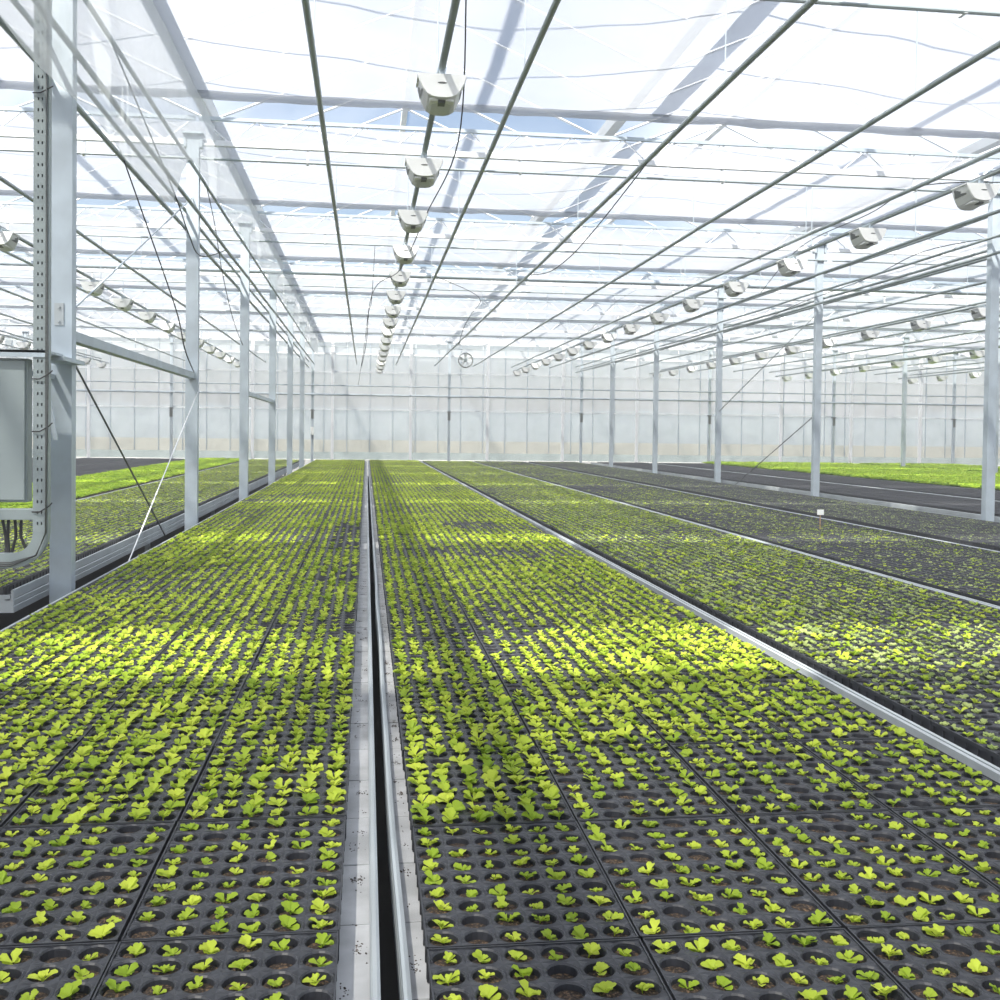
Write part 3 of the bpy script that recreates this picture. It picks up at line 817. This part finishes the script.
# horizontal beams between left columns
for (ya, yb, n_) in ((7.05, 11.95, 'first and second'), (17.05, 21.95, 'third and fourth')):
    mb = MB().box((-1.965, ya, EYE+.565), (-1.895, yb, EYE+.635))
    tag(mb.build('tie_beam', M['steel'], bevel=.004), 'grey horizontal beam joining the '+n_+' columns on the left', 'beam')
def rod(a, b, r, label, mat='pipe', name='brace_rod', X=None):
    mb = MB().tube([a, b], r, 6)
    return tag(mb.build(name, M[mat], smooth=True), label, 'rod')
rod((-1.93, 7.06, EYE+.52), (-1.93, 10.45, EYE-1.02), .008, 'dark thin brace rod slanting down right from the nearest left column', 'darkm')
rod((-1.86, 11.94, EYE+.42), (-1.86, 8.55, EYE-1.05), .006, 'pale brace rod slanting down left from the second left column', 'whitebar')
rod((-1.93, 7.06, EYE+.72), (-1.93, 11.94, EYE+2.55), .007, 'thin grey brace rising from the nearest left column', 'steel')
rod((7.56, 17.06, EYE+.38), (7.56, 20.9, EYE-1.0), .008, 'thin dark brace rod slanting behind the second right column', 'darkm')
rod((7.56, 21.94, EYE+.55), (7.56, 17.06, EYE+2.1), .008, 'thin grey brace rod rising in front of the third right column', 'pipe')

# slack cables
def cable(pts, r, label, mat='black'):
    # smooth curve through points (Catmull-Rom)
    P_ = [Vector(p) for p in pts]; out_ = []
    Q = [P_[0]]+P_+[P_[-1]]
    for i in range(1, len(Q)-2):
        for k in range(8):
            t = k/8; a, b, c, d = Q[i-1], Q[i], Q[i+1], Q[i+2]
            out_.append(.5*((2*b)+(-a+c)*t+(2*a-5*b+4*c-d)*t*t+(-a+3*b-3*c+d)*t**3))
    out_.append(P_[-1])
    return tag(MB().tube(out_, r, 5).build('power_cable', M[mat], smooth=True), label, 'cable')
cable([(2.381, 8.7, EYE+2.38), WX(600,222,2.381), WX(570,256,2.381), WX(548,272,2.381), (2.381, 15.6, EYE+2.38)], .006, 'black cable sagging below the fourth overhead pipe')
cable([(.62, 7.0, EYE+2.98), W(457,141,8.4), W(425,215,10.5), W(399,270,13.8), W(372,293,15.8), W(364,345,24), W(358,385,33)], .006, 'black cable looping beside the middle row of grow lamps')
cable([(.10, 16.93, EYE+2.98), W(371,300,16.4), W(368,312,16), W(366,340,16.1), W(361,366,16.2)], .005, 'thin cable hanging down near the middle of the roof')
cable([W(119,150,9.0), W(148,232,9.3), W(175,310,9.6), W(184,350,9.8), W(193,372,11.9)], .006, 'dark cable drooping between the two nearest left columns')
cable([(-1.84, 7.9, EYE+2.75), WX(172,190,-1.78), WX(187,232,-1.80), WX(200,256,-1.80), (-1.84, 14.0, EYE+2.33)], .006, 'dark cable drooping past the second left column')
cable([(-1.84, 12.4, EYE+2.75), WX(214,225,-1.84), WX(221,270,-1.84), WX(232,318,-1.84), WX(242,345,-1.84)], .005, 'dark cable hanging beyond the second left column')
cable([(6.50, 9.0, EYE+2.37), WX(925,185,6.5), WX(868,214,6.5), WX(800,247,6.5), (6.50, 17.0, EYE+2.37)], .006, 'black cable slung along the sixth overhead pipe')
cable([(7.465, 9.9, EYE+2.23), WX(935,248,7.465), WX(870,277,7.465), WX(800,303,7.465), (7.465, 19.0, EYE+2.23)], .006, 'dark cable sagging at the right column line')
cable([W(635,290,22), W(612,305,22), W(590,330,23), W(574,338,24)], .006, 'pale looping cable far back under the roof', 'pipe')
cable([(1.007, 16.0, EYE+2.38), W(478,297,16.02), W(470,315,16.05), W(463,328,16.05), W(458,345,16.05)], .005, 'thin dark cable left of the round fan')

# circulation fan
fc = Vector((2.75, 29.6, EYE+2.06))
r = empty('circulation_fan', fc); tag(r, 'small round white fan hanging under the roof near the middle', 'fan')
mb = MB(); n = 20
mb.loft([[(.21*math.cos(2*PI*k/n), -.08, .21*math.sin(2*PI*k/n)) for k in range(n)], [(.22*math.cos(2*PI*k/n), .0, .22*math.sin(2*PI*k/n)) for k in range(n)], [(.21*math.cos(2*PI*k/n), .10, .21*math.sin(2*PI*k/n)) for k in range(n)], [(.19*math.cos(2*PI*k/n), .10, .19*math.sin(2*PI*k/n)) for k in range(n)], [(.19*math.cos(2*PI*k/n), -.08, .19*math.sin(2*PI*k/n)) for k in range(n)]], cap=False)
mb.build('shroud', M['white'], r, smooth=True)
MB().tube([(0,-.09,0),(0,.09,0)], .05, 10).build('motor', M['cab'], r)
for k in range(5):
    a = 2*PI*k/5; mb = MB(); ca, sa = math.cos(a), math.sin(a); cb, sb_ = math.cos(a+.6), math.sin(a+.6)
    mb.add([(.04*ca,-.02,.04*sa),(.18*ca,-.02,.18*sa),(.18*cb,.03,.18*sb_),(.04*cb,.03,.04*sb_),(.04*ca,-.015,.04*sa),(.18*ca,-.015,.18*sa),(.18*cb,.035,.18*sb_),(.04*cb,.035,.04*sb_)], [(0,1,2,3),(4,7,6,5),(0,4,5,1),(1,5,6,2),(2,6,7,3),(3,7,4,0)])
    mb.build('blade', M['white'], r)
MB().tube([(0,0,.21),(0,0,1.34)], .006, 6).build('hanger', M['steel'], r)

# plant marker on a stick
b = W(819, 531, 10.35)
r = empty('plant_marker', (b.x, b.y, ZT-.02)); tag(r, 'white marker card on a thin wooden stick among dusky seedlings', 'marker')
MB().tube([(0,0,0),(0,0,.19)], .005, 6).build('stick', M['wood'], r)
MB().box((-.036,-.007,.17),(.036,-.004,.225)).build('card', M['white'], r)
# junction box on the far left post
r = empty('junction_box', (-1.89, 37.30, EYE-.12)); tag(r, 'small white junction box on the farthest left post', 'box')
MB().box((-.055,-.06,0),(.055,.04,.28)).build('case', M['white'], r, bevel=.005)
MB().tube([(0,-.02,0),(.01,-.03,-.12),(.05,-.03,-.16),(.07,-.02,-.05)], .012, 6).build('cable', M['black'], r, smooth=True)

# spilt soil on the steel strips beside the gap
random.seed(9)
mb = MB()
for xa, xb in ((-.045, .0), (.078, .10)):
    y = 1.6
    while y < 9:
        cnt = random.choice((1, 2, 6, 14, 30))
        cx_, cy_ = random.uniform(xa, xb), y
        for q in range(cnt):
            rr = random.uniform(.0008, .003); px_, py_ = cx_+random.gauss(0,.008), cy_+random.gauss(0,.012)
            if not xa-.003 < px_ < xb+.003: continue
            vs = [(px_+rr*math.cos(t)*random.uniform(.6,1.2), py_+rr*math.sin(t)*random.uniform(.6,1.6), ZD) for t in (0,1.26,2.5,3.77,5)]+[(px_, py_, ZD+rr*.7)]
            mb.add(vs, [(0,1,5),(1,2,5),(2,3,5),(3,4,5),(4,0,5)])
        y += random.uniform(.03, .16)
tag(mb.build('spilled_soil', M['dirt']), 'crumbs of dark soil spilled on the steel strips beside the gap', 'soil', kind='stuff')
